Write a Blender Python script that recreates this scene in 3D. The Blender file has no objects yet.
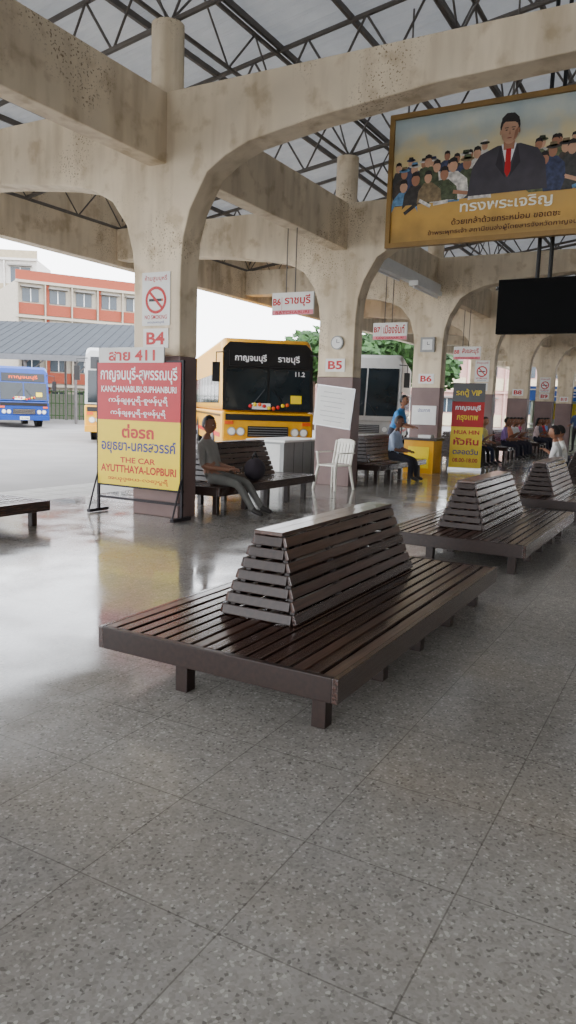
import bpy, math, random
from mathutils import Vector, Matrix
random.seed(7)
D=bpy.data; C=bpy.context
COL=C.scene.collection
def lin(c):
    r=[]
    for v in c[:3]:
        v=v/255.0
        r.append(v/12.92 if v<=.04045 else ((v+.055)/1.055)**2.4)
    return (r[0],r[1],r[2],1)
MC={}
def mat(name,col,rough=.6,metal=0.0,noise=.12,scale=6.0,bump=0.0,stretch=(1,1,1),coat=0.0,spec=None):
    if name in MC: return MC[name]
    m=D.materials.new(name); m.use_nodes=True; nt=m.node_tree; N=nt.nodes; L=nt.links
    b=N['Principled BSDF']; b.inputs['Roughness'].default_value=rough; b.inputs['Metallic'].default_value=metal
    if spec is not None: b.inputs['Specular IOR Level'].default_value=spec
    if coat: b.inputs['Coat Weight'].default_value=coat; b.inputs['Coat Roughness'].default_value=.12
    tc=N.new('ShaderNodeTexCoord'); mp=N.new('ShaderNodeMapping'); mp.inputs['Scale'].default_value=stretch
    no=N.new('ShaderNodeTexNoise'); no.inputs['Scale'].default_value=scale; no.inputs['Detail'].default_value=6
    L.new(tc.outputs['Object'],mp.inputs['Vector']); L.new(mp.outputs[0],no.inputs['Vector'])
    rp=N.new('ShaderNodeValToRGB'); c=lin(col)
    rp.color_ramp.elements[0].position=.3; rp.color_ramp.elements[1].position=.7
    rp.color_ramp.elements[0].color=tuple(max(0,x*(1-noise)) for x in c[:3])+(1,)
    rp.color_ramp.elements[1].color=tuple(min(1,x*(1+noise)) for x in c[:3])+(1,)
    L.new(no.outputs['Fac'],rp.inputs[0]); L.new(rp.outputs[0],b.inputs['Base Color'])
    if bump:
        bp=N.new('ShaderNodeBump'); bp.inputs['Strength'].default_value=bump; bp.inputs['Distance'].default_value=.01
        L.new(no.outputs['Fac'],bp.inputs['Height']); L.new(bp.outputs[0],b.inputs['Normal'])
    MC[name]=m; return m

class M:
    def __init__(s): s.v=[];s.f=[];s.m=[];s.ms=[]
    def mi(s,m):
        if m not in s.ms: s.ms.append(m)
        return s.ms.index(m)
    def add(s,vs,fs,m):
        o=len(s.v); s.v+= [tuple(x) for x in vs]; k=s.mi(m)
        for f in fs: s.f.append([i+o for i in f]); s.m.append(k)
    def box(s,c,z,m,R=None):
        c=Vector(c); vs=[]
        for x in(-.5,.5):
            for y in(-.5,.5):
                for w in(-.5,.5):
                    p=Vector((x*z[0],y*z[1],w*z[2]))
                    if R: p=R@p
                    vs.append(c+p)
        s.add(vs,[(0,1,3,2),(4,6,7,5),(0,4,5,1),(2,3,7,6),(0,2,6,4),(1,5,7,3)],m)
    def b2(s,a,b,m): s.box([(a[i]+b[i])/2 for i in range(3)],[abs(b[i]-a[i]) for i in range(3)],m)
    def cyl(s,a,b,r1,m,r2=None,n=10):
        a=Vector(a);b=Vector(b); r2=r1 if r2 is None else r2
        d=(b-a).normalized(); u=d.orthogonal().normalized(); w=d.cross(u); vs=[]
        for p,r in((a,r1),(b,r2)):
            for i in range(n):
                t=2*math.pi*i/n; vs.append(p+u*math.cos(t)*r+w*math.sin(t)*r)
        s.add(vs,[(i,(i+1)%n,n+(i+1)%n,n+i) for i in range(n)]+[tuple(range(n-1,-1,-1)),tuple(range(n,2*n))],m)
    def prism(s,poly,ax,a,b,m):
        n=len(poly); vs=[]
        for k in(a,b):
            for p in poly:
                vs.append({0:(k,p[0],p[1]),1:(p[0],k,p[1]),2:(p[0],p[1],k)}[ax])
        s.add(vs,[tuple(range(n)),tuple(range(2*n-1,n-1,-1))]+[(i,n+i,n+(i+1)%n,(i+1)%n) for i in range(n)],m)
    def ell(s,c,r,m,nu=16,nv=10,R=None,fn=None,keep=None):
        vs=[];c=Vector(c)
        for j in range(nv+1):
            ph=math.pi*j/nv
            for i in range(nu):
                t=2*math.pi*i/nu
                p=Vector((math.sin(ph)*math.cos(t),math.sin(ph)*math.sin(t),math.cos(ph)))
                if fn: p=fn(p)
                p=Vector((p.x*r[0],p.y*r[1],p.z*r[2]))
                if R: p=R@p
                vs.append(c+p)
        fs=[]
        for j in range(nv):
            for i in range(nu):
                f=(j*nu+i,(j+1)*nu+i,(j+1)*nu+(i+1)%nu,j*nu+(i+1)%nu)
                if keep:
                    q=sum((vs[k] for k in f),Vector())/4-c
                    if R: q=R.transposed()@q
                    if not keep(Vector((q.x/r[0],q.y/r[1],q.z/r[2]))): continue
                fs.append(f)
        s.add(vs,fs,m)
    def ring(s,c,r0,r1,m,n=28):
        vs=[]
        for r in(r0,r1):
            for i in range(n):
                t=2*math.pi*i/n; vs.append((c[0]+r*math.cos(t),c[1]+r*math.sin(t),c[2]))
        s.add(vs,[(i,n+i,n+(i+1)%n,(i+1)%n) for i in range(n)],m)
    def flat(s,pts,z,m): s.add([(p[0],p[1],z) for p in pts],[tuple(range(len(pts)))],m)
    def disc(s,cx,cy,rx,ry,z,m,n=20): s.flat([(cx+rx*math.cos(2*math.pi*i/n),cy+ry*math.sin(2*math.pi*i/n)) for i in range(n)],z,m)
    def build(s,name,parent=None,smooth=False,bevel=0,loc=None,rz=0,fix=True):
        me=D.meshes.new(name); me.from_pydata(s.v,[],s.f)
        for m in s.ms: me.materials.append(m)
        me.polygons.foreach_set('material_index',s.m)
        if fix:
            import bmesh
            bm=bmesh.new(); bm.from_mesh(me); bmesh.ops.recalc_face_normals(bm,faces=bm.faces); bm.to_mesh(me); bm.free()
        if smooth: me.polygons.foreach_set('use_smooth',[True]*len(me.polygons))
        me.update()
        o=D.objects.new(name,me); COL.objects.link(o)
        if parent: o.parent=parent
        if loc: o.location=loc
        o.rotation_euler[2]=rz
        if bevel:
            b=o.modifiers.new('bevel','BEVEL'); b.width=bevel; b.segments=2; b.limit_method='ANGLE'; b.angle_limit=math.radians(40)
        return o
def empty(name,loc=(0,0,0),rz=0):
    e=D.objects.new(name,None); COL.objects.link(e); e.location=loc; e.rotation_euler[2]=rz; e.empty_display_size=.2; return e
def broot(name,o,right):
    r=Vector(right).normalized(); u=Vector((0,0,1)); n=r.cross(u)
    e=empty(name); e.matrix_world=Matrix((( r.x,u.x,n.x,o[0]),(r.y,u.y,n.y,o[1]),(r.z,u.z,n.z,o[2]),(0,0,0,1))); return e
def txt(s,parent,x,y,w,h,m,z=.012,off=.012,R=None,yy=None,name='lettering'):
    c=D.curves.new('t','FONT'); c.body=s; c.size=1; c.offset=off; c.resolution_u=3
    o=D.objects.new('t',c); COL.objects.link(o); C.view_layer.update()
    me=D.meshes.new_from_object(o.evaluated_get(C.evaluated_depsgraph_get()))
    D.objects.remove(o); D.curves.remove(c)
    if len(me.vertices)==0: return None
    xs=[v.co.x for v in me.vertices]; ys=[v.co.y for v in me.vertices]
    x0,x1,y0,y1=min(xs),max(xs),min(ys),max(ys)
    for v in me.vertices:
        v.co=((v.co.x-(x0+x1)/2)*w/(x1-x0), (v.co.y-(y0+y1)/2)*h/(y1-y0), 0)
    me.materials.clear(); me.materials.append(m)
    o=D.objects.new(name,me); COL.objects.link(o); o.parent=parent
    if R is None: o.location=(x,y,z)
    else: o.matrix_local=Matrix.Translation((x,yy,y))@R.to_4x4()
    return o

# ---------------- materials
def concrete_mat():
    m=D.materials.new('painted_concrete_cream'); m.use_nodes=True; nt=m.node_tree;N=nt.nodes;L=nt.links;b=N['Principled BSDF']; b.inputs['Roughness'].default_value=.7
    tc=N.new('ShaderNodeTexCoord')
    def nz(sc,p0,c0,p1,c1,det=6,st=None):
        n=N.new('ShaderNodeTexNoise'); n.inputs['Scale'].default_value=sc; n.inputs['Detail'].default_value=det
        if st:
            mp=N.new('ShaderNodeMapping'); mp.inputs['Scale'].default_value=st; L.new(tc.outputs['Object'],mp.inputs[0]); L.new(mp.outputs[0],n.inputs['Vector'])
        else: L.new(tc.outputs['Object'],n.inputs['Vector'])
        r=N.new('ShaderNodeValToRGB'); r.color_ramp.elements[0].position=p0; r.color_ramp.elements[0].color=c0+(1,); r.color_ramp.elements[1].position=p1; r.color_ramp.elements[1].color=c1+(1,)
        L.new(n.outputs['Fac'],r.inputs[0]); return r.outputs[0],n
    def mul(a,c,f=1):
        mx=N.new('ShaderNodeMix'); mx.data_type='RGBA'; mx.blend_type='MULTIPLY'; mx.inputs[0].default_value=f
        L.new(a,mx.inputs[6]); L.new(c,mx.inputs[7]); return mx
    c=lin((229,213,185))[:3]
    base,n0=nz(1.3,.3,tuple(x*.86 for x in c),.7,tuple(min(1,x*1.08) for x in c))
    streak,_=nz(2.0,.3,(.76,.73,.68),.55,(1,1,1),6,(2.2,2.2,.3))
    blot,_=nz(3.5,.34,(.78,.74,.68),.46,(1,1,1),8)
    spots,_=nz(40,.36,(.40,.34,.28),.41,(1,1,1),2)
    mask,_=nz(.8,.54,(0,0,0),.64,(1,1,1),4)
    a=mul(mul(base,streak).outputs[2],blot); s=mul(a.outputs[2],spots); L.new(mask,s.inputs[0]); L.new(s.outputs[2],b.inputs['Base Color'])
    bp=N.new('ShaderNodeBump'); bp.inputs['Strength'].default_value=.15; bp.inputs['Distance'].default_value=.01; L.new(n0.outputs['Fac'],bp.inputs['Height']); L.new(bp.outputs[0],b.inputs['Normal'])
    return m
concrete=concrete_mat()
dado=mat('painted_mauve_dado',(124,102,98),.55,noise=.12,scale=2.5)
def woodmat(name,c,r,n):
    return mat(name,c,r,noise=n,scale=4,bump=.2,stretch=(1.0,16,16),coat=.6)
wood=woodmat('dark_varnished_wood',(56,36,29),.24,.5)
wood2=woodmat('dark_varnished_wood_worn',(76,52,42),.28,.45)
wooddk=mat('dark_wood_frame',(40,26,21),.35,noise=.4,scale=5,stretch=(1,8,8))
steel=mat('roof_steel_dark',(104,99,94),.6,.2)
white=mat('white_paint',(232,232,228),.5,noise=.04)
offw=mat('sign_offwhite',(214,214,210),.5,noise=.04)
red=mat('sign_red',(190,12,32),.45,noise=.05)
redt=mat('letter_red',(190,8,18),.5,noise=.02)
whitet=mat('letter_white',(240,240,240),.5,noise=.02)
yellow=mat('sign_yellow',(240,210,10),.45,noise=.04)
black=mat('black_plastic',(20,20,22),.35,noise=.1)
blackt=mat('letter_black',(25,22,25),.5,noise=.02)
bluet=mat('letter_blue',(30,40,120),.5,noise=.02)
rubber=mat('tyre_rubber',(26,26,27),.8)
chrome=mat('brushed_metal',(170,172,175),.3,.9,noise=.05)
glass=mat('dark_bus_glass',(26,34,38),.08,noise=.2,scale=2)
busy=mat('bus_yellow',(222,160,0),.35,noise=.05)
busw=mat('bus_white',(186,186,182),.4,noise=.05)
busb=mat('bus_blue',(0,56,135),.35,noise=.1)
orange=mat('orange_paint',(225,85,10),.5)
plw=mat('white_plastic',(215,212,200),.35,noise=.03)
grayl=mat('grey_laminate',(150,152,150),.4,noise=.06)
foliage=mat('foliage_green',(40,72,20),.8,noise=.5,scale=3,bump=.5)
bark=mat('bark',(80,62,48),.9)
asphalt=mat('weathered_asphalt',(128,123,117),.85,noise=.16,scale=.6,bump=.2)

def terrazzo():
    m=D.materials.new('terrazzo_tile_floor'); m.use_nodes=True; nt=m.node_tree;N=nt.nodes;L=nt.links;b=N['Principled BSDF']
    tc=N.new('ShaderNodeTexCoord')
    v=N.new('ShaderNodeTexVoronoi'); v.inputs['Scale'].default_value=110
    L.new(tc.outputs['Object'],v.inputs['Vector'])
    r=N.new('ShaderNodeValToRGB'); e=r.color_ramp.elements
    e[0].position=0; e[0].color=lin((116,112,107)); e[1].position=1; e[1].color=lin((198,194,187))
    for p,c in((.1,(150,146,140)),(.5,(161,157,151)),(.9,(168,164,158))):
        x=e.new(p); x.color=lin(c)
    sp=N.new('ShaderNodeSeparateColor'); L.new(v.outputs['Color'],sp.inputs[0]); L.new(sp.outputs[0],r.inputs[0])
    def noise(sc,p0,c0,p1,c1,det=7):
        n=N.new('ShaderNodeTexNoise'); n.inputs['Scale'].default_value=sc; n.inputs['Detail'].default_value=det; L.new(tc.outputs['Object'],n.inputs['Vector'])
        r2=N.new('ShaderNodeValToRGB'); r2.color_ramp.elements[0].position=p0; r2.color_ramp.elements[0].color=c0+(1,); r2.color_ramp.elements[1].position=p1; r2.color_ramp.elements[1].color=c1+(1,)
        L.new(n.outputs['Fac'],r2.inputs[0]); return r2.outputs[0]
    def mul(a,b_):
        mx=N.new('ShaderNodeMix'); mx.data_type='RGBA'; mx.blend_type='MULTIPLY'; mx.inputs[0].default_value=1
        L.new(a,mx.inputs[6]); L.new(b_,mx.inputs[7]); return mx.outputs[2]
    o=mul(r.outputs[0],noise(.8,.3,(.76,.755,.75),.7,(1.04,1.04,1.03)))
    o=mul(o,noise(14,.25,(.84,.84,.84),.65,(1.03,1.03,1.03),4))
    br=N.new('ShaderNodeTexBrick'); br.offset=0; br.inputs['Scale'].default_value=1; br.inputs['Brick Width'].default_value=.5; br.inputs['Row Height'].default_value=.5
    br.inputs['Mortar Size'].default_value=.0026; br.inputs['Color1'].default_value=(1,1,1,1); br.inputs['Color2'].default_value=(.94,.94,.95,1); br.inputs['Mortar'].default_value=(.58,.57,.56,1)
    L.new(tc.outputs['Object'],br.inputs['Vector'])
    L.new(mul(o,br.outputs['Color']),b.inputs['Base Color'])
    n3=N.new('ShaderNodeTexNoise'); n3.inputs['Scale'].default_value=1.8; n3.inputs['Detail'].default_value=6; L.new(tc.outputs['Object'],n3.inputs['Vector'])
    mr=N.new('ShaderNodeMapRange'); mr.inputs['From Min'].default_value=.32; mr.inputs['From Max'].default_value=.68; mr.inputs['To Min'].default_value=.05; mr.inputs['To Max'].default_value=.22
    L.new(n3.outputs['Fac'],mr.inputs[0]); L.new(mr.outputs[0],b.inputs['Roughness'])
    b.inputs['Specular IOR Level'].default_value=.6
    return m
def roofmat():
    m=mat('fibre_roof_sheet',(180,180,176),.7,0,noise=.2,scale=1.2)
    nt=m.node_tree;N=nt.nodes;L=nt.links; b=N['Principled BSDF']; out=[n for n in N if n.type=='OUTPUT_MATERIAL'][0]
    t=N.new('ShaderNodeBsdfTranslucent'); t.inputs[0].default_value=(.88,.88,.87,1); mx=N.new('ShaderNodeMixShader'); mx.inputs[0].default_value=.035
    L.new(b.outputs[0],mx.inputs[1]); L.new(t.outputs[0],mx.inputs[2]); L.new(mx.outputs[0],out.inputs[0]); return m

# ---------------- camera
H=1.4
th=math.atan(105.5/740); ro=math.radians(1.88); az=math.radians(28.9)
fh=Vector((math.cos(az),math.sin(az),0)); r0=Vector((math.sin(az),-math.cos(az),0)); zz=Vector((0,0,1))
fw=fh*math.cos(th)-zz*math.sin(th); u0=fh*math.sin(th)+zz*math.cos(th)
cr=r0*math.cos(ro)+u0*math.sin(ro); cu=u0*math.cos(ro)-r0*math.sin(ro)
cam=D.cameras.new('camera'); co=D.objects.new('camera',cam); COL.objects.link(co)
cam.sensor_fit='VERTICAL'; cam.sensor_height=36; cam.lens=26.0; cam.clip_end=500
co.matrix_world=Matrix(((cr.x,cu.x,-fw.x,0),(cr.y,cu.y,-fw.y,0),(cr.z,cu.z,-fw.z,H),(0,0,0,1)))
C.scene.camera=co

# ---------------- world
w=D.worlds.new('overcast_sky'); C.scene.world=w; w.use_nodes=True
N=w.node_tree.nodes; L=w.node_tree.links; bg=N['Background']; bg.inputs['Strength'].default_value=8.2
tc=N.new('ShaderNodeTexCoord'); sx=N.new('ShaderNodeSeparateXYZ'); rp=N.new('ShaderNodeValToRGB')
L.new(tc.outputs['Generated'],sx.inputs[0]); L.new(sx.outputs['Z'],rp.inputs[0]); L.new(rp.outputs[0],bg.inputs[0])
rp.color_ramp.elements[0].color=(.97,.98,1,1); rp.color_ramp.elements[1].color=(.74,.82,.97,1)

# ---------------- ground, floor
g=M(); g.b2((-60,7.9,-.4),(140,120,-.12),asphalt); g.b2((-60,-60,-.4),(140,-14,-.12),asphalt); g.b2((-60,-14,-.4),(-14,7.9,-.12),asphalt); g.b2((52,-14,-.4),(140,7.9,-.12),asphalt); g.build('bus_yard_ground')
g=M(); g.b2((-14,-14,-.3),(52,7.9,0),terrazzo()); g.build('floor')
pv=mat('concrete_paver_strip',(166,162,154),.8,noise=.1,scale=8)
g=M()
for i in range(44):
    for j in range(4):
        g.b2((-8+i*.42,7.93+j*.42,-.13),(-8+i*.42+.405,7.93+j*.42+.405,-.09),pv)
g.build('paving_strip')
wl=mat('added_wall_paint',(170,160,142),.8,noise=.08); shut=mat('added_wall_shutter',(120,124,128),.5,.3)  # unseen shuttered wall, added to cut sky light from the right side
g=M()
g.b2((-12,-9.0,2.8),(50,-8.8,5.85),wl)
x=-12
while x<50:
    g.b2((x,-9.0,0),(x+.6,-8.8,2.8),wl); 
    for k in range(14): g.b2((x+.6,-8.98,k*.2),(x+4.4,-8.93+.02*(k%2),k*.2+.19),shut)
    x+=4.4
g.build('wall_right_light_block')

# ---------------- frames
XS=[-7.65,-2.65,2.35,7.35,12.35,17.35,22.35,27.35,32.35,37.35,42.35,47.35]
YC=5.85
def frame(x):
    root=empty('portal_frame')
    prof=[(5.5,1.95),(5.5,2.95),(5.47,3.3),(5.38,3.6),(5.15,3.98),(4.9,4.13),(4.6,4.24),(3.8,4.36),(2.5,4.48),(.5,4.55)]
    mir=[(1-y,z) for y,z in prof[::-1]][1:]
    poly=prof+mir
    poly+= [(-5.2,1.95),(-5.2,4.92)]
    poly+= [(11.0,4.92),(11.0,4.3),(9.5,4.28),(8.4,4.2),(7.4,4.08),(6.9,3.98),(6.55,3.8),(6.32,3.5),(6.23,3.2),(6.2,2.95),(6.2,1.95)]
    m=M(); m.prism(poly,0,x-.175,x+.175,concrete); m.build('frame_concrete',root,bevel=.015)
    m=M()
    for y in(YC,1-YC):
        m.b2((x-.18,y-.355,0),(x+.18,y+.355,1.95),dado)
    m.build('column_dado',root,bevel=.01)
    m=M()
    for y in(YC,1-YC):
        m.cyl((x,y,4.9),(x,y,5.72),.19,concrete,n=20)
    m.build('roof_stub',root,smooth=False)
for x in XS: frame(x)
m=M(); m.b2((-10,5.72,4.14),(50,5.98,4.915),concrete); m.build('trim_longitudinal_beam',bevel=.015)
m=M(); m.b2((-10,1-5.98,4.14),(50,1-5.72,4.915),concrete); m.build('trim_longitudinal_beam_rear',bevel=.015)
m=M(); m.b2((-10,11.0,4.2),(50,11.25,5.5),concrete); m.b2((-10,11.25,4.75),(50,11.32,4.85),concrete); m.build('trim_edge_beam')

# ---------------- roof
def rz(y): return 7.35-.155*abs(y-.5)
rm=roofmat(); m=M(); step=.07; nx=int(61/step)
for (ya,yb) in((.5,12.3),(.5,-9)):
    vs=[];fs=[]
    for i in range(nx+1):
        x=-11+i*step; k=i%4; dz=(0,.035,.035,0)[k]
        vs+=[(x,ya,rz(ya)+dz),(x,yb,rz(yb)+dz)]
    fs=[(2*i,2*i+1,2*i+3,2*i+2) for i in range(nx)]
    m.add(vs,fs,rm)
m.build('ceiling_roof_sheet',fix=False)
m=M(); x=-10.15
def bar(a,b,r=.03): m.cyl(a,b,r,steel,n=6)
while x<50:
    for (ya,yb) in((.5,12.0),(.5,-8.6)):
        n=13; dy=(yb-ya)/n
        bar((x,ya,rz(ya)-.08),(x,yb,rz(yb)-.08),.035); bar((x,ya,rz(ya)-.8),(x,yb,rz(yb)-.75),.035)
        for i in range(n):
            a=ya+i*dy; b=a+dy; c=a+dy/2
            bar((x,a,rz(a)-.8),(x,c,rz(c)-.08),.018); bar((x,c,rz(c)-.08),(x,b,rz(b)-.78),.018)
    x+=2.5
for y in(11,8.5,5.85,3.2,.5,-2.2,-4.85,-7.5):
    bar((-11,y,rz(y)-.12),(50,y,rz(y)-.12),.035); bar((-11,y,rz(y)-.78),(50,y,rz(y)-.78),.03)
    x=-10.15
    while x<49:
        bar((x,y,rz(y)-.78),(x+.625,y,rz(y)-.12),.015); bar((x+.625,y,rz(y)-.12),(x+1.25,y,rz(y)-.78),.015); x+=1.25
y=-8.5
while y<12.2:
    m.b2((-11,y-.025,rz(y)-.09),(50,y+.025,rz(y)-.01),steel); y+=1.1
m.build('roof_truss',fix=False)

# ---------------- benches
def bench(x0,y0,L_=2.73,W=1.33,sh=.28,bt=.72,name='wooden_bench'):
    m=M(); n=17; gp=.017; sw=(W-.06-gp*(n-1))/n
    for i in range(n):
        y=.03+i*(sw+gp)
        m.b2((.03,y,sh-.028+random.uniform(-.003,.003)),(L_-.03,y+sw,sh+random.uniform(-.003,.003)),random.choice((wood,wood,wood2)))
    fd=.11
    for y in(0,W-.03): m.b2((0,y,sh-fd),(L_,y+.03,sh+.002),wood)
    for x in(0,L_-.03): m.b2((x,.031,sh-fd),(x+.03,W-.031,sh+.002),wooddk)
    for x in (.5,1.05,1.6,2.15): m.b2((x,.03,sh-.09),(x+.05,W-.03,sh-.029),wooddk)
    for x in(.1,.78,1.36,1.95,L_-.17):
        for y in(.1,W*.64):
            m.b2((x,y,0),(x+.07,y+.07,sh-.029),wooddk)
    bh=bt-sh; rows=7; by=.23; ty=.085; tx=.12
    xl=.54; xr=L_-.42; cx=(xl+xr)/2; hl=(xr-xl)/2; cy=W/2+.07
    a=math.atan((by-ty)/bh); b=math.atan(tx/bh)
    rh=bh/rows
    for i in range(rows):
        t=(i+.5)/rows; z=sh+bh*t; yy=by+(ty-by)*t; xx=hl-tx*t
        for s in(1,-1):
            m.box((cx,cy+s*yy,z),(2*xx,.022,rh-.010),random.choice((wood,wood2)),Matrix.Rotation(s*a,3,'X'))
            m.box((cx+s*xx,cy,z),(.022,2*yy-.02,rh-.010),wooddk,Matrix.Rotation(-s*b,3,'Y'))
    for s in(-.5,.5): m.box((cx,cy+s*ty,bt+.012),(2*(hl-tx)+.04,ty-.01+.012,.022),wood2)
    for k in(-1,-.33,.33,1):
        for s in(1,-1):
            p=Vector((cx+k*(hl-.06),cy+s*(by-.03),sh)); q=Vector((cx+k*(hl-tx-.05),cy+s*(ty-.03),bt))
            m.cyl(p,q,.022,wooddk,n=4)
    m.build(name,bevel=.004,loc=(x0,y0,0))
for k in range(5): bench(2.69+3.76*k,1.22)
bench(3.12,6.25)
for x in(7.62,12.95,18.6,23.3,28.3): bench(x,5.2,2.65,1.3,.36,.86)

# ---------------- sign stand
def no_smoke(root,w,h):
    m=M(); m.b2((-w/2,-h/2,0),(w/2,h/2,.012),white); 
    r=w*.38; cy=-.02*h
    m.ring((0,cy,.0135),r*.78,r,redt); 
    m.box((-.02*w,cy,.013),(r*1.2,r*.2,.002),blackt); m.box((r*.62,cy,.013),(r*.12,r*.2,.002),orange)
    m.box((0,cy,.0145),(r*1.8,r*.2,.001),redt,Matrix.Rotation(math.radians(-45),3,'Z'))
    m.build('panel',root)
    txt('ห้ามสูบบุหรี่',root,0,h*.38,w*.8,h*.13,redt,.014); txt('NO SMOKING',root,0,-h*.34,w*.8,h*.08,redt,.014); txt('เขตปลอดบุหรี่',root,0,-h*.44,w*.6,h*.06,bluet,.014)
R_=(0,-1,0)
s=broot('route_sign_board_stand',(6.98,5.96,0),R_)
m=M(); wd=1.28
m.b2((-wd/2,1.17,-.01),(wd/2,1.86,.01),red); m.b2((-wd/2,.37,-.01),(wd/2,1.17,.01),yellow); m.b2((-wd/2+.02,1.86,-.01),(wd/2-.25,2.04,.01),offw)
m.build('panel',s)
m=M(); fr=mat('black_steel_frame',(40,36,40),.5,.4)
for x in(-wd/2-.015,wd/2+.015):
    m.box((x,.96,-.015),(.03,1.86,.03),fr); m.box((x,.03,0),(.05,.04,.34),fr); m.cyl((x,.05,.16),(x,.5,0),.012,fr,n=6); 
for y in(.2,.36,1.87): m.box((0,y,-.022),(wd+.06,.03,.03),fr)
m.build('steel_frame',s)
txt('สาย 411',s,-.1,1.945,.72,.13,redt,off=.03)
txt('กาญจนบุรี-สุพรรณบุรี',s,0,1.71,1.18,.2,whitet,off=.02)
txt('KANCHANABURI-SUPHANBURI',s,0,1.545,1.16,.075,whitet,off=.02)
txt('ကန်ချနပူရီ-စူဖန်ပူရီ',s,0,1.41,.92,.11,whitet); txt('ကန်ချနပူရီ-စူဖန်ပူရီ',s,0,1.26,.86,.1,whitet)
txt('ต่อรถ',s,0,1.04,.5,.17,redt,off=.035)
txt('อยุธยา-นครสวรรค์',s,0,.845,1.16,.18,bluet,off=.025)
txt('THE CAR',s,0,.685,.55,.07,redt,off=.025)
txt('AYUTTHAYA-LOPBURI',s,0,.575,1.18,.095,redt,off=.03)
txt('အယုဒ္ဓယ-လော့ပူရီ',s,0,.45,.95,.08,redt)
for i,(x,n) in enumerate(zip(XS[3:],('B4','B5','B6','B7','B8','B9','B10','B11'))):
    s=broot('platform_number_sign',(x-.1765,YC,2.16),R_)
    m=M(); m.b2((-.19,-.115,0),(.19,.115,.015),white); m.build('panel',s); txt(n,s,0,0,.28,.15,redt,.017,.03)
    if i in(0,3,5):
        s=broot('no_smoking_sign',(x-.1765,YC,2.62),R_); no_smoke(s,.42,.62)
s=broot('wall_clock',(12.172,5.82,2.55),R_); m=M(); m.cyl((0,0,0),(0,0,.04),.12,grayl,n=28); m.disc(0,0,.1,.1,.042,white,28); m.box((0,.03,.044),(.01,.06,.002),blackt); m.box((.025,0,.044),(.06,.008,.002),blackt); m.build('clock',s)
s=broot('square_wall_clock',(17.172,5.85,2.95),R_); m=M(); m.b2((-.17,-.17,0),(.17,.17,.06),grayl); m.b2((-.12,-.12,.06),(.12,.12,.063),white); m.box((0,.03,.064),(.012,.07,.002),blackt); m.box((.03,0,.064),(.06,.012,.002),blackt); m.build('clock',s)
s=broot('notice_whiteboard',(12.165,5.84,1.42),R_); m=M(); RR=Matrix.Rotation(math.radians(-6),3,'Z'); m.box((0,0,.01),(.72,.7,.015),white,RR); m.box((0,0,.005),(.75,.73,.01),chrome,RR)
for k in range(7): m.box((-.02,.25-k*.085,.0185),(.5 if k%3 else .36,.008,.001),grayl,RR)
m.build('panel',s)
s=broot('notice_whiteboard',(17.165,5.85,1.3),R_); m=M(); m.box((0,0,.01),(.6,.45,.02),white); m.build('panel',s); txt('ประกาศ',s,0,.12,.3,.09,bluet,.022)
for (x,nm,n2) in((10.45,'B6','ราชบุรี'),(14.6,'B7','เมืองจันท์'),(20.3,'B8','สังขละบุรี')):
    s=broot('hanging_route_sign',(x,YC-.05,3.0),R_); m=M()
    m.b2((-.37,-.17,-.02),(.37,.17,.02),white); m.b2((-.37,-.17,.02),(.37,-.1,.022),mat('sign_pink',(225,130,145),.5)); 
    for xx in(-.13,.03): m.cyl((xx,.17,0),(xx,1.145,0),.009,steel,n=6)
    m.box((-.19,.0,.023),(.004,.2,.002),redt); m.build('panel',s)
    txt(nm,s,-.28,.03,.14,.11,redt,.024,.03); txt(n2,s,.09,.04,.46,.18,redt,.024,.02); txt('RATCHABURI' if x<12 else 'KANCHANABURI',s,0,-.135,.6,.045,redt,.024)
m=M()
for xx in(12.6,15.0): m.b2((xx,5.4,3.96),(xx+1.6,5.60,4.06),white); m.cyl((xx+.03,5.5,3.93),(xx+1.57,5.5,3.93),.022,whitet,n=10)
m.b2((12.55,5.6,4.06),(17.1,5.715,4.3),white)
m.build('fluorescent_batten')

# ---------------- royal banner
def banner_mat():
    m=D.materials.new('printed_banner'); m.use_nodes=True; nt=m.node_tree;N=nt.nodes;L=nt.links;b=N['Principled BSDF']; b.inputs['Roughness'].default_value=.45
    tc=N.new('ShaderNodeTexCoord'); sp=N.new('ShaderNodeSeparateXYZ'); L.new(tc.outputs['Object'],sp.inputs[0])
    n=N.new('ShaderNodeTexNoise'); n.inputs['Scale'].default_value=2.2; n.inputs['Detail'].default_value=6; L.new(tc.outputs['Object'],n.inputs[0])
    a=N.new('ShaderNodeMath'); a.operation='MULTIPLY_ADD'; a.inputs[1].default_value=.9; a.inputs[2].default_value=-.45; L.new(n.outputs['Fac'],a.inputs[0])
    s=N.new('ShaderNodeMath'); s.operation='ADD'; L.new(a.outputs[0],s.inputs[0]); L.new(sp.outputs['Y'],s.inputs[1])
    mr=N.new('ShaderNodeMapRange'); mr.inputs[1].default_value=-.78; mr.inputs[2].default_value=.78; L.new(s.outputs[0],mr.inputs[0])
    r=N.new('ShaderNodeValToRGB'); e=r.color_ramp.elements; e[0].position=0; e[0].color=lin((160,126,62)); e[1].position=1; e[1].color=lin((172,188,190))
    for p,c in((.2,(204,160,76)),(.38,(198,160,90)),(.55,(228,202,134)),(.7,(232,220,178)),(.82,(204,210,198))):
        x=e.new(p); x.color=lin(c)
    L.new(mr.outputs[0],r.inputs[0]); L.new(r.outputs[0],b.inputs['Base Color']); return m
s=broot('royal_portrait_banner',(9.4,2.34,4.3),R_)
m=M(); m.b2((-1.49,-.775,-.04),(1.49,.775,.0),banner_mat()); m.build('print',s)
gold=mat('banner_frame_wood',(140,108,52),.5)
m=M()
for y in(-.785,.785): m.box((0,y,0),(3.04,.06,.08),gold)
for x in(-1.49,1.49): m.box((x,0,0),(.06,1.52,.08),gold)
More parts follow.
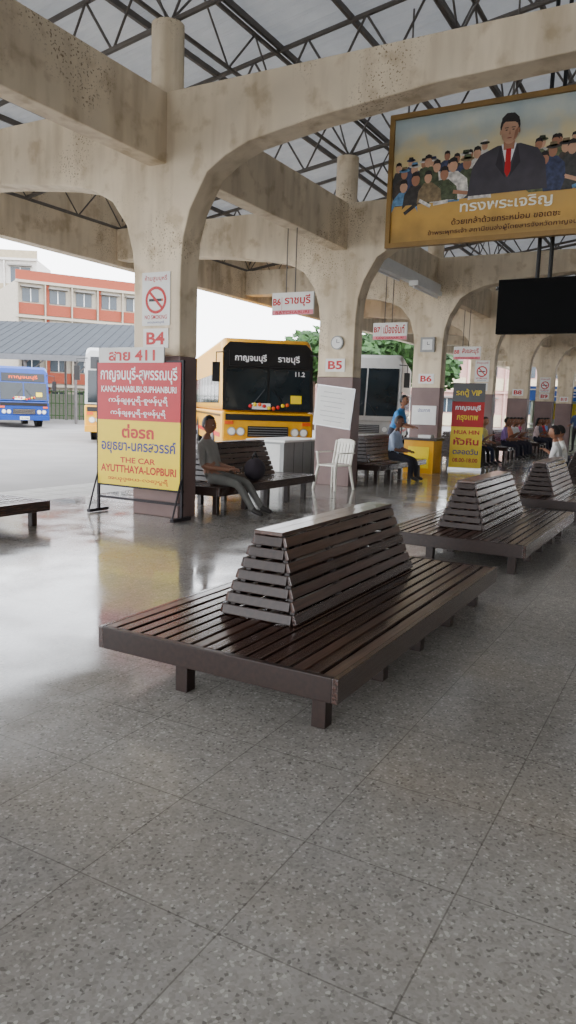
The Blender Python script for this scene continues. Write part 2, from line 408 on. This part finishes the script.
for x in(-1.3,1.3,0): m.cyl((x,.8,-.02),(x,2.05,-.02),.012,steel,n=6)
for x in(-1.0,1.0): m.box((x,0,-.06),(.05,1.5,.04),steel)
m.build('frame',s)
suit=mat('print_suit_charcoal',(62,58,66),.5,noise=.2); sk=mat('print_skin',(205,160,130),.5); sk2=mat('print_skin_tan',(170,120,92),.5); hr=mat('print_hair',(35,28,26),.5)
cols=[mat('print_c%d'%i,c,.5,noise=.45,scale=18) for i,c in enumerate([(52,48,46),(96,140,178),(72,82,56),(212,208,200),(54,62,92),(126,108,78),(70,62,56),(60,60,58),(96,104,72)])]
m=M(); z=.004
def fig(x,y,k,c,z,bot):
    b=max(bot,y-.5*k)
    w_=random.uniform(.085,.12)*k; lean_=random.uniform(-.03,.03)
    m.flat([(x-w_*.8,b),(x-w_*1.15,y-.12*k),(x-w_,y+.0),(x-.04*k+lean_,y+.065*k),(x+.04*k+lean_,y+.065*k),(x+w_,y),(x+w_*1.15,y-.12*k),(x+w_*.8,b)],z,c)
    hx=x+lean_; q=random.choice([sk,sk2])
    m.disc(hx,y+.11*k,.037*k,.052*k,z+.0003,q,12)
    h_=random.random()
    if h_<.3: m.disc(hx,y+.145*k,.062*k,.018*k,z+.0005,random.choice(cols),12); m.flat([(hx-.035*k,y+.145*k),(hx+.035*k,y+.145*k),(hx+.028*k,y+.185*k),(hx-.028*k,y+.185*k)],z+.0005,random.choice(cols))
    else: m.flat([(hx-.039*k,y+.12*k),(hx-.02*k,y+.14*k),(hx+.02*k,y+.14*k),(hx+.039*k,y+.12*k),(hx+.03*k,y+.165*k),(hx,y+.178*k),(hx-.03*k,y+.165*k)],z+.0005,hr)
    if random.random()<.7:
        a=random.uniform(-.6,.6); m.box((x+random.uniform(-.05,.05)*k,y-.12*k,z+.0006),(.13*k,.03*k,.0001),random.choice([q,cols[3],c]),Matrix.Rotation(a,3,'Z'))
for (xa,xb,yt) in((-1.38,-.3,.14),(.3,1.42,.17)):
    for row in range(3):
        x=xa+random.uniform(0,.1)
        while x<xb:
            edge=max(0,(abs(x)-.9))*.2
            fig(x,yt-edge-row*.11+random.uniform(-.07,.06),1.05+.2*row+random.uniform(-.12,.12),random.choice(cols),z+.0014*row+random.random()*.0003,-.27-random.random()*.04)
            x+=random.uniform(.12,.2)
z=.010; K_=1.13
def S_(p): return [(a*K_,b*K_-.03) for a,b in p]
m.flat(S_([(-.42,-.21),(-.38,.08),(-.3,.2),(-.12,.27),(.12,.27),(.3,.2),(.38,.08),(.42,-.21)]),z,suit)
m.flat(S_([(-.08,.28),(.08,.28),(.0,-.02)]),z+.001,whitet)
lap=mat('print_lapel',(44,40,48),.5)
m.flat(S_([(-.09,.27),(-.02,-.06),(-.13,.08)]),z+.0015,lap); m.flat(S_([(.09,.27),(.02,-.06),(.13,.08)]),z+.0015,lap)
m.flat(S_([(-.026,.23),(.026,.23),(.032,.0),(0,-.06),(-.032,.0)]),z+.002,redt)
m.flat(S_([(-.055,.22),(.055,.22),(.06,.33),(-.06,.33)]),z+.0015,sk2)
m.disc(0,.455*K_-.03,.104*K_,.13*K_,z+.002,hr); m.disc(0,.405*K_-.03,.09*K_,.13*K_,z+.003,sk); m.flat(S_([(-.092,.47),(-.05,.5),(.05,.49),(.092,.46),(.09,.53),(.04,.58),(-.04,.585),(-.09,.54)]),z+.004,hr)
m.disc(-.096*K_,.4*K_-.03,.012,.03,z+.0025,sk); m.disc(.096*K_,.4*K_-.03,.012,.03,z+.0025,sk2)
m.flat(S_([(.04,.3),(.085,.36),(.088,.44),(.055,.4)]),z+.0035,sk2)
for sx_ in(-.036,.036): m.disc(sx_*K_,.415*K_-.03,.014,.006,z+.005,hr); m.flat(S_([(sx_-.02,.434),(sx_+.02,.434),(sx_+.02,.441),(sx_-.02,.441)]),z+.005,hr)
m.flat(S_([(-.012,.37),(.012,.37),(0,.41)]),z+.005,sk2); m.disc(0,.335*K_-.03,.028,.006,z+.005,mat('print_lip',(150,70,65),.5))
m.build('printed_figures',s,fix=False)
cream=mat('print_cream_letter',(255,250,226),.5); brn=mat('print_brown_letter',(74,36,14),.5)
txt('ทรงพระเจริญ',s,-.0,-.4,1.1,.15,cream,.018,.015); txt('ด้วยเกล้าด้วยกระหม่อม ขอเดชะ',s,0,-.55,1.3,.08,brn,.012,.012); txt('ข้าพระพุทธเจ้า สถานีขนส่งผู้โดยสารจังหวัดกาญจนบุรี',s,0,-.67,1.9,.08,brn,.012,.012)
tvb=mat('tv_case_black',(12,12,13),.85,noise=.1,spec=.15)
s=broot('hanging_television',(9.6,1.78,2.72),R_); m=M(); m.b2((-.62,-.33,-.1),(.62,.33,0),tvb); m.b2((-.5,-.27,-.36),(.5,.27,-.1),tvb); m.b2((-.57,-.27,0),(.57,.29,.004),mat('tv_screen_dark',(8,9,10),.8,spec=.15))
for x in(-.2,-.05): m.cyl((x,.2,-.2),(x,4.2,-.2),.026,black,n=8)
m.cyl((.3,.3,-.2),(.22,4.2,-.2),.01,black,n=6); m.cyl((.5,.3,-.2),(.26,4.2,-.2),.01,black,n=6)
m.build('television_set',s,bevel=.012)

# ---------------- buses
def bus(name,loc,n,lowm,upm,roofm,dest,L_=10.5,W=2.5,Hh=3.2,split=1.35,rake=.25,frontband=None,plate='10-1268',flowers=True,bigdest=True):
    ang=math.atan2(n[1],n[0])+math.pi/2
    e=empty(name,loc,ang); h=W/2; zt=Hh
    m=M()
    m.prism([(0,.38),(0,split),(L_,split),(L_,.42),(L_-.3,.38)],0,-h,h,lowm)
    m.build('lower_body',e,bevel=.06)
    m=M(); m.prism([(0,split),(rake,zt-.25),(rake+.35,zt),(L_-.2,zt),(L_,zt-.25),(L_,split)],0,-h,h,upm); 
    o=m.build('upper_body',e,bevel=.16); o.modifiers[0].segments=4
    ph=math.atan(rake/(zt-.25-split)); R=Matrix.Rotation(-ph,3,'X')
    def fp(z): return rake*(z-split)/(zt-.25-split)
    m=M()
    zd=zt-.82 if bigdest else zt-.45
    fb=frontband or upm
    z0,z1=split+.03,zt-.12
    def fpoly(w0,w1,za,zb,off,mm,ch=.12):
        pts=[(-w0,za),(w0,za),(w1,zb-ch),(w1-ch,zb),(-w1+ch,zb),(-w1,zb-ch)]
        vs=[(x,fp(q)-off,q) for x,q in pts]+[(x,fp(q)+.02,q) for x,q in pts]; k=len(pts)
        m.add(vs,[tuple(range(k)),tuple(range(2*k-1,k-1,-1))]+[(i,k+i,k+(i+1)%k,(i+1)%k) for i in range(k)],mm)
    fpoly(h-.02,h-.03,z0,z1,.015,fb,.18)
    for sx_ in(-1,1):
        m.box((sx_*(h-.09)*.5,fp((split+.08+zd)/2)-.025,(split+.08+zd)/2),(h-.15,.02,zd-split-.08),glass,R)
    if bigdest: m.box((0,fp(zt-.55)-.03,zt-.55),(W*.84,.03,.42),black,R)
    for sx_ in(-1,1):
        y=.75
        while y<L_-1.2:
            m.box((sx_*(h+.003),y+.5,split+.62),(.02,.98,.82),glass); y+=1.08
        m.box((sx_*(h+.004),L_/2,split-.12),(.012,L_-.6,.06),black if flowers else busb)
        m.box((sx_*(h+.004),L_/2,.7),(.012,L_-.8,.12),redt)
        m.cyl((sx_*(h-.1),.15,zt-.4),(sx_*(h+.2),-.3,zt-.45),.018,black,n=6); m.cyl((sx_*(h+.2),-.3,zt-.45),(sx_*(h+.2),-.3,zt-.7),.015,black,n=6)
        m.box((sx_*(h+.2),-.3,zt-.95),(.2,.08,.5),black)
        for y in(2.3,L_-2.6):
            m.cyl((sx_*(h-.02),y,.48),(sx_*(h+.008),y,.48),.58,black,n=24)
            m.cyl((sx_*(h-.28),y,.48),(sx_*(h+.02),y,.48),.48,rubber,n=24); m.cyl((sx_*(h+.02),y,.48),(sx_*(h+.035),y,.48),.25,chrome,n=18); m.cyl((sx_*(h+.03),y,.48),(sx_*(h+.08),y,.48),.09,black,n=12)
        for k in (0,.24): 
            m.cyl((sx_*(.98-k),0,.82),(sx_*(.98-k),-.03,.82),.115,chrome,n=18); m.cyl((sx_*(.98-k),-.03,.82),(sx_*(.98-k),-.04,.82),.09,white,n=18)
        m.box((sx_*1.05,-.015,1.05),(.22,.03,.09),orange)
        m.cyl((sx_*.5,fp(split+.1)-.05,split+.1),(sx_*.1,fp(split+.6)-.06,split+.6),.012,black,n=5)
    m.box((0,-.02,.83),(1.1,.04,.28),black)
    for k in range(4): m.box((0,-.045,.73+k*.065),(1.06,.01,.015),chrome)
    m.box((0,-.08,.5),(W-.05,.16,.22),lowm); m.box((0,-.165,.5),(.46,.012,.17),white)
    m.box((0,-.012,1.2),(W-.2,.02,.16),black if flowers else fb)
    if flowers:
        for k in range(9):
            m.ell((-.5+k*.125,fp(1.5)-.1,1.5+.05*math.sin(k)),(.05,.03,.05),[redt,yellow,orange][k%3],8,6)
        m.box((.75,fp(1.7)-.05,1.7),(.3,.01,.22),yellow,R); m.box((-.2,fp(1.55)-.06,1.5),(.5,.01,.16),whitet,R)
    m.build('trim_glass_and_wheels',e,bevel=0)
    Rt=R@Matrix.Rotation(math.pi/2,3,'X')
    if dest:
        for (t,x,w_,c) in dest:
            txt(t,e,x,zt-.55,w_,.24,c,R=Rt,yy=fp(zt-.55)-.06,off=.02)
    txt(plate,e,0,.5,.38,.1,blackt,R=Matrix.Rotation(math.pi/2,3,'X'),yy=-.175)
    return e
b1=bus('intercity_bus',(17.2,10.2,-.12),(-.76,-.65),busy,busy,busw,[('กาญจนบุรี',-.48,.85,whitet),('ราชบุรี',.55,.6,whitet)],Hh=3.3,frontband=black)
txt('11.2',b1,.85,2.38,.26,.13,whitet,R=Matrix.Rotation(math.pi/2-.14,3,'X'),yy=.05,off=.02)
bus('intercity_bus',(20.55,18.4,-.12),(-.80,-.6),busy,busw,busw,[('สุพรรณบุรี',0,1.3,orange)],Hh=3.4,frontband=busw)
bus('intercity_bus',(24.6,10.6,-.12),(-.95,-.31),busw,busw,busw,None,Hh=3.5,rake=.8,split=1.15,frontband=busw,flowers=False,bigdest=False)
bus('city_bus',(26.7,30.3,-.12),(-.52,-.85),busb,busb,busw,[('กาญจนบุรี',0,1.4,orange)],L_=9,Hh=3.1,frontband=busb)

# ---------------- furniture
s=empty('service_desk',(12.65,7.08,0)); m=M(); m.b2((-.75,-.38,.02),(.75,.38,.74),grayl); m.b2((-.79,-.42,.74),(.79,.42,.78),white)
for x in(-.36,0,.36): m.b2((x-.004,-.385,.05),(x+.004,-.38,.72),black)
m.b2((-.755,-.3,.08),(-.75,.3,.7),offw); m.b2((-.75,-.38,0),(.75,.38,.02),black); m.build('desk',s,bevel=.006)
s=empty('ticket_counter',(16.35,5.55,0)); m=M(); m.b2((-.3,-.35,0),(.3,.35,.74),busy); m.b2((-.34,-.39,.74),(.34,.39,.79),wooddk); m.b2((-.31,-.25,.12),(-.3,.25,.6),yellow); m.b2((-.1,-.2,.79),(.15,.1,.86),offw); m.build('counter',s,bevel=.006)
def plastic_chair(loc,rz_):
    m=M()
    m.box((0,0,.42),(.42,.42,.025),plw)
    for sx_ in(-1,1):
        for sy in(-1,1): 
            m.cyl((sx_*.19,sy*.19,.42),(sx_*.25,sy*.25,0),.03,plw,r2=.022,n=8)
        m.box((sx_*.25,-.02,.64),(.055,.42,.02),plw); m.cyl((sx_*.24,.18,.63),(sx_*.2,.19,.42),.02,plw,n=8); m.cyl((sx_*.2,-.2,.42),(sx_*.2,-.29,.84),.022,plw,n=8)
    for k in range(5): m.box((-.14+k*.07,-.245,.63),(.058,.014,.38),plw,Matrix.Rotation(math.radians(12),3,'X'))
    pts=[(-.22,.79),(-.2,.84),(-.12,.87),(.12,.87),(.2,.84),(.22,.79),(.2,.77),(-.2,.77)]
    m.prism(pts,1,-.31,-.28,plw)
    m.build('plastic_armchair',bevel=.006,loc=loc,rz=rz_)
plastic_chair((11.6,5.52,0),math.radians(75))
s=broot('roll_up_banner',(17.9,5.0,0),(.25,-.97,0)); m=M(); m.b2((-.38,.06,-.01),(.38,1.05,.0),yellow); m.b2((-.38,1.05,-.01),(.38,1.65,0),redt); m.b2((-.38,1.65,-.01),(.38,2.1,0),black); m.b2((-.4,0,-.1),(.4,.06,.1),chrome)
m.cyl((0,.05,-.04),(0,2.05,-.03),.012,chrome,n=6); m.build('banner_panel',s)
txt('รถตู้ VIP',s,0,1.86,.6,.2,yellow,.004,.03); txt('กาญจนบุรี',s,0,1.5,.6,.16,whitet,.004,.03); txt('กรุงเทพ',s,0,1.25,.5,.16,yellow,.004,.03); txt('HUA HIN',s,0,.92,.6,.1,redt,.004,.03); txt('หัวหิน',s,0,.7,.6,.18,redt,.004,.03); txt('ตลอดวัน',s,0,.45,.6,.14,bluet,.004,.02); txt('08.00-18.00',s,0,.24,.6,.1,redt,.004,.02)

# ---------------- people
def seg_d(p,a,b):
    ab=b-a; t=max(0,min(1,(p-a).dot(ab)/max(1e-9,ab.length_squared))); return (p-(a+ab*t)).length
def person(name,loc,rz_,pose='sit',seat=.36,shirt=(120,120,125),pants=(40,42,50),hair=(22,18,17),skin=(150,105,80),lean=0.0,hairlong=False,scale=1.0,headturn=0,arms='lap',legout=0.0):
    e=empty(name,loc,rz_)
    S=mat('cloth_%d_%d_%d'%shirt,shirt,.85,noise=.15); P=mat('cloth_%d_%d_%d'%pants,pants,.85,noise=.15); K=mat('skin_%d'%skin[0],skin,.5,noise=.06); Hm=mat('hair_%d'%hair[0],hair,.6); Sh=mat('shoe_leather',(32,28,27),.5)
    if pose=='sit':
        s=seat; pz=s+.125
        J={'pel':(0,0,pz),'ab':(0,.0+lean*.3,pz+.16),'ch':(0,lean*.7,pz+.36),'nk':(0,lean+.01,pz+.5),'hd':(0,lean+.04,pz+.58)}
        zs=pz+.41; ys=lean*.8
        for sd,k in((-1,'l'),(1,'r')):
            J['hp'+k]=(sd*.095,.03,pz-.01); J['kn'+k]=(sd*.13,.44,max(.42,s+.05)); J['an'+k]=(sd*.13,.47+legout,.09); J['to'+k]=(sd*.14,.62+legout,.04)
            J['sh'+k]=(sd*.17,ys,zs)
            if arms=='lap': J['el'+k]=(sd*.22,ys+.06,pz+.14); J['wr'+k]=(sd*.10,ys*.5+.27,pz+.11); J['pa'+k]=(sd*.07,ys*.5+.34,pz+.11)
            elif arms=='phone': J['el'+k]=(sd*.2,ys+.1,pz+.17); J['wr'+k]=(sd*.06,ys+.28,pz+.3); J['pa'+k]=(sd*.035,ys+.34,pz+.33)
            else: J['el'+k]=(sd*.26,ys+.02,pz+.14); J['wr'+k]=(sd*.24,.2,pz+.06); J['pa'+k]=(sd*.22,.28,pz+.06)
    else:
        pz=.92
        J={'pel':(0,0,pz),'ab':(0,lean*.3,pz+.16),'ch':(0,lean*.7,pz+.37),'nk':(0,lean,pz+.52),'hd':(0,lean+.02,pz+.6)}
        for sd,k in((-1,'l'),(1,'r')):
            J['hp'+k]=(sd*.09,0,pz-.04); J['kn'+k]=(sd*.1,.03,.49); J['an'+k]=(sd*.11,-.01,.09); J['to'+k]=(sd*.13,.15,.04)
            J['sh'+k]=(sd*.18,lean*.8,pz+.43); J['el'+k]=(sd*.24,lean*.8+.04,pz+.16); J['wr'+k]=(sd*.2,lean*.8+.24,pz+.1); J['pa'+k]=(sd*.18,lean*.8+.31,pz+.1)
    rad={'pel':(.14,.11),'ab':(.13,.1),'ch':(.155,.11),'nk':(.055,.055),'hd':(.05,.05),'hp':(.095,.095),'kn':(.06,.06),'an':(.042,.042),'to':(.035,.03),'sh':(.062,.062),'el':(.043,.043),'wr':(.028,.028),'pa':(.034,.02)}
    E=[('pel','ab','S'),('ab','ch','S'),('ch','nk','S'),('nk','hd','K')]
    for k in'lr': E+=[('pel','hp'+k,'P'),('hp'+k,'kn'+k,'P'),('kn'+k,'an'+k,'P'),('an'+k,'to'+k,'H'),('ch','sh'+k,'S'),('sh'+k,'el'+k,'S'),('el'+k,'wr'+k,'K'),('wr'+k,'pa'+k,'K')]
    ks=list(J); me=D.meshes.new('b'); me.from_pydata([J[k] for k in ks],[(ks.index(a),ks.index(b)) for a,b,_ in E],[])
    o=D.objects.new('b',me); COL.objects.link(o); o.modifiers.new('s','SKIN')
    sv=me.skin_vertices[0].data
    for i,k in enumerate(ks):
        r=rad.get(k) or rad[k[:2]]; sv[i].radius=r; sv[i].use_root=(k=='pel')
    ss=o.modifiers.new('u','SUBSURF'); ss.levels=2; ss.render_levels=2
    C.view_layer.update(); bm_=D.meshes.new_from_object(o.evaluated_get(C.evaluated_depsgraph_get())); D.objects.remove(o)
    bm_.materials.clear()
    for q in(S,P,K,Sh): bm_.materials.append(q)
    ix={'S':0,'P':1,'K':2,'H':3}; segs=[(Vector(J[a]),Vector(J[b]),t) for a,b,t in E]
    for f in bm_.polygons:
        c=f.center; best=min(segs,key=lambda q:seg_d(c,q[0],q[1])); f.material_index=ix[best[2]]; f.use_smooth=True
        if best[2]=='S' and c.z<pz+.02: f.material_index=1
    b=D.objects.new('body',bm_); COL.objects.link(b); b.parent=e
    m=M()
    for k,sd in(('l',-1),('r',1)):
        pa=Vector(J['pa'+k]); d=(pa-Vector(J['wr'+k])).normalized(); side=d.cross(Vector((0,0,1))).normalized(); dn=side.cross(d)*(1)
        if dn.z>0: dn=-dn
        for i,ln in enumerate((.06,.07,.065,.05)):
            a=pa+side*(-.027+.018*i)+d*.01; q=a+d*ln*.6+dn*.006; m.cyl(a-d*.02,q,.009,K,n=6); m.cyl(q,q+d*ln*.35+dn*ln*.45,.0088,K,r2=.007,n=6)
        a=pa-side*sd*.03-d*.03; q=a-side*sd*.022+d*.025; m.cyl(a,q,.011,K,n=6); m.cyl(q,q+d*.03+dn*.008,.0095,K,r2=.008,n=6)
    if arms=='phone':
        m.box(((0),J['pal'][1]+.05,J['pal'][2]+.03),(.075,.012,.14),black,Matrix.Rotation(math.radians(-30),3,'X'))
    m.build('fingers',e,smooth=True)
    hc=Vector(J['hd'])+Vector((0,.015,.1)); he=D.objects.new('head_pivot',None); COL.objects.link(he); he.parent=e; he.location=hc; he.rotation_euler=(0,0,headturn)
    if pose=='sit': he.rotation_euler[0]=-.2 if arms=='phone' else -.08
    m=M()
    def hf(p):
        q=p.copy()
        if p.z<0: q.x*=1-.32*abs(p.z)**1.3; q.y*=1-.12*abs(p.z)
        if p.y>0 and p.z<-.2: q.y*=1.04
        return q
    m.ell((0,0,0),(.078,.097,.118),K,20,14,fn=hf)
    m.ell((0,.1,-.022),(.014,.02,.022),K,8,6); m.ell((0,.092,-.003),(.009,.014,.03),K,8,6)
    for sd in(-1,1):
        m.ell((sd*.078,-.005,-.01),(.01,.02,.032),K,8,6); m.ell((sd*.03,.086,.006),(.012,.008,.006),whitet,8,6); m.ell((sd*.03,.0925,.006),(.006,.004,.006),Hm,8,6); m.box((sd*.03,.092,.026),(.028,.006,.005),Hm)
    m.ell((0,.085,-.062),(.024,.008,.007),mat('lips',(140,75,68),.5),8,6)
    m.build('head',he,smooth=True)
    m=M(); m.ell((0,-.008,.012),(.086,.103,.122),Hm,20,14,keep=lambda q:(q.z>.42+.35*max(0,q.y)) or (q.y<.12 and q.z>(-.9 if hairlong else -.35)) )
    if hairlong: m.ell((0,-.06,-.11),(.07,.05,.14),Hm,12,8)
    m.build('hair',he,smooth=True)
    e.scale=(scale,)*3
    return e
FY=math.pi
person('man_seated_by_sign',(7.95,5.52,0),FY+.1,seat=.36,shirt=(132,130,126),pants=(96,96,92),lean=-.13,legout=.2,skin=(130,90,68),arms='lap',headturn=-.1,scale=.97)
person('man_seated',(14.1,5.42,0),FY,shirt=(160,175,200),pants=(34,34,44),lean=.06,skin=(110,75,58),arms='lap')
person('man_leaning_at_counter',(16.3,6.3,0),FY,pose='stand',shirt=(60,130,190),pants=(50,50,60),lean=.22,arms='lap')
shs=[(235,215,215),(110,110,130),(215,50,60),(130,170,230),(245,230,150),(150,120,180),(245,165,130),(240,240,240),(240,240,240),(205,60,120)]
i=0
for x in(18.9,19.4,19.9,20.4,20.9):
    person('seated_passenger',(x,5.42,0),FY+random.uniform(-.3,.3),shirt=shs[i%10],pants=[(40,45,70),(60,55,50),(30,30,34)][i%3],arms=['phone','lap','side'][i%3],lean=.05+.05*(i%2),hairlong=i%2==0,skin=(165,120,92)); i+=1
for x in(23.55,24.05,24.6,25.1,25.6):
    person('seated_passenger',(x,5.42,0),FY+random.uniform(-.2,.2),shirt=shs[i%10],pants=(45,45,60),arms=['phone','lap'][i%2],hairlong=i%2==0,lean=.05); i+=1
for x in(28.6,29.2,29.8,30.4):
    person('seated_passenger',(x,5.42,0),FY+random.uniform(-.2,.2),shirt=shs[i%10],pants=(45,45,60),arms=['phone','lap'][i%2],hairlong=i%2==0,lean=.05); i+=1
person('seated_passenger',(14.5,2.3,0),0,seat=.28,shirt=(222,222,220),pants=(50,50,60),lean=.05)
person('seated_passenger',(15.3,2.3,0),.2,seat=.28,shirt=(228,226,220),pants=(40,40,50),lean=.08,arms='phone')
for x,c in((18.6,(225,200,190)),(19.3,(200,80,80)),(19.9,(150,170,210))):
    person('seated_passenger',(x,2.3,0),.1,seat=.28,shirt=c,pants=(40,40,50),lean=.05,arms='side')
person('standing_passenger',(30.2,4.2,0),1.2,pose='stand',shirt=(60,80,120),pants=(60,60,60))
m=M(); m.ell((0,0,.16),(.2,.13,.16),mat('bag_fabric',(50,44,52),.8),14,10); m.cyl((-.08,0,.3),(0,0,.4),.01,black); m.cyl((0,0,.4),(.08,0,.3),.01,black); m.build('travel_bag',smooth=True,loc=(8.75,5.38,.36))

# ---------------- background
def pos(d,l): v=fh*d+r0*l; return (v.x,v.y)
def building(name,d,l,wid,hh,dep,wallm,bandm,floors,cols_,yaw=0):
    x,y=pos(d,l); right=(Matrix.Rotation(yaw,3,'Z')@r0); s=broot(name,(x,y,-.12),right); m=M(); m.b2((-wid/2,0,-dep),(wid/2,hh,0),wallm)
    fhh=hh/floors; cw=wid/cols_
    dk=mat('window_glass_far',(50,60,68),.2); aw=mat('awning_grey',(120,116,110),.6)
    for f in range(floors):
        m.b2((-wid/2-.1,f*fhh+fhh-.2,0),(wid/2+.1,f*fhh+fhh,.35),wallm)
        for c in range(cols_):
            xx=-wid/2+cw*(c+.5); z0=f*fhh
            m.b2((xx-cw*.48,z0+.1,0),(xx+cw*.48,z0+fhh*.36,.12),bandm)
            if c%2: m.b2((xx-cw*.48,z0+.1,0),(xx-cw*.32,z0+fhh-.2,.1),bandm)
            m.b2((xx-cw*.3,z0+fhh*.4,.02),(xx+cw*.3,z0+fhh*.78,.08),dk); m.b2((xx-.03,z0+fhh*.4,.08),(xx+.03,z0+fhh*.78,.12),white)
            m.b2((xx-cw*.36,z0+fhh*.8,0),(xx+cw*.36,z0+fhh*.84,.6),aw)
            m.b2((xx-cw*.5,z0,0),(xx-cw*.46,z0+fhh,.3),wallm)
    m.b2((-wid/2,hh,-.3),(wid/2,hh+.8,-.1),bandm); m.build('facade',s)
brick=mat('brick_orange',(138,62,38),.8,noise=.2,scale=20); bw=mat('stucco_white',(165,155,138),.8)
building('shophouse_building',62,-17.2,10.5,10.6,9,bw,brick,4,5,.55)
building('apartment_building',72,-29,9,14.5,6,mat('stucco_pale',(195,190,182),.8),mat('stucco_beige',(160,146,120),.8),4,3,.1)
building('terminal_annex_building',78,22,46,7.5,8,mat('stucco_pink',(190,150,140),.8),mat('stucco_cream',(200,186,155),.8),2,12,-.1)
cx,cy=pos(50,-19); s=broot('yard_canopy',(cx,cy,-.12),r0); m=M(); rs=mat('shed_roof_sheet',(40,44,48),.9,noise=.2,scale=2)
m.prism([(4,4.1),(4,4.2),(-5,7.0),(-5,6.9)],0,-14,9,rs)
m.v=[(a,c,b) for a,b,c in m.v]
m.box((-2.5,4.0,4.05),(23,.35,.1),mat('fascia_grey',(90,90,90),.6))
for k in range(38):
    x=-13.8+k*.6; m.cyl((x,4.1,4),(x,6.85,-5),.04,steel,n=4); m.cyl((x,4.2,4),(x,7.0,-5),.035,rs,n=4)
for k in range(8):
    x=-13+k*3.1; m.cyl((x,0,3.6),(x,4.1,3.6),.09,steel,n=8); m.cyl((x,0,-4.6),(x,6.7,-4.6),.09,steel,n=8); m.cyl((x,3.7,3.6),(x,6.4,-4.6),.06,steel,n=6); m.cyl((x,3.0,3.6),(x,5.4,-4.6),.05,steel,n=6)
m.build('canopy',s)
gf=mat('fence_green',(60,95,45),.7); x,y=pos(56,-13.5); s=broot('yard_fence',(x,y,-.12),r0); m=M()
for k in range(60): m.cyl((-6+k*.3,0,0),(-6+k*.3,2.2,0),.035,gf,n=5)
for q in(.3,1.2,2.1): m.cyl((-6,q,0),(12,q,0),.035,gf,n=5)
m.b2((-12,0,-1.2),(13,1.9,-1),mat('boundary_wall',(130,128,116),.8)); m.build('fence',s)
def tree(d,l,h,r,k):
    x,y=pos(d,l); m=M(); m.cyl((0,0,-.15),(0,0,h*.6),.22,bark,r2=.12,n=8)
    for q in range(5): 
        a=q*1.3; m.cyl((0,0,h*.45),(math.cos(a)*r*.6,math.sin(a)*r*.6,h*.75),.08,bark,r2=.04,n=6)
    for q in range(900):
        v=Vector((random.gauss(0,1),random.gauss(0,1),random.gauss(0,.8))); v=v.normalized()*r*random.uniform(.55,1.0); c=Vector((0,0,h*.78))+Vector((v.x,v.y,v.z*.85))
        a=Vector((random.uniform(-1,1),random.uniform(-1,1),random.uniform(-.6,.6))).normalized()*.32; b=a.orthogonal().normalized()*.22
        m.add([c-a,c+b,c+a,c-b],[(0,1,2,3)],foliage)
    m.ell((0,0,h*.78),(r*.72,r*.72,r*.62),foliage,14,10); m.build('tree',loc=(x,y,0),fix=False)
tree(48,6.2,6.6,2.4,0); tree(50,1.4,6.2,2.2,1); tree(60,11,6,2.4,2); tree(44,3.6,5.2,1.6,3)
def kiosk(x,y,c1,c2,t):
    s=broot('ticket_kiosk',(x,y,0),R_); m=M(); a=mat('kiosk_%d'%c1[0],c1,.6); b=mat('kiosk_%d'%c2[0],c2,.5)
    m.b2((-1.4,0,-2),(1.4,.95,0),a); m.b2((-1.4,.95,-2),(-1.3,2.6,0),a); m.b2((1.3,.95,-2),(1.4,2.6,0),a); m.b2((-1.4,.95,-2),(1.4,2.6,-1.9),a); m.b2((-1.5,2.1,-.1),(1.5,2.8,.15),b); m.b2((-1.5,2.6,-2.1),(1.5,2.66,.3),white); m.b2((-1.45,.9,-.2),(1.45,.97,.3),white); m.b2((-.8,1.2,-1.88),(.6,2,-1.86),yellow)
    m.build('booth',s); txt(t,s,0,2.45,2.2,.35,whitet,.16)
kiosk(38.5,2.9,(200,200,190),(40,90,170),'จำหน่ายตั๋ว'); kiosk(38.5,6.2,(180,190,170),(40,140,90),'TICKET'); kiosk(28.6,-.6,(210,190,180),(190,60,50),'รถตู้')
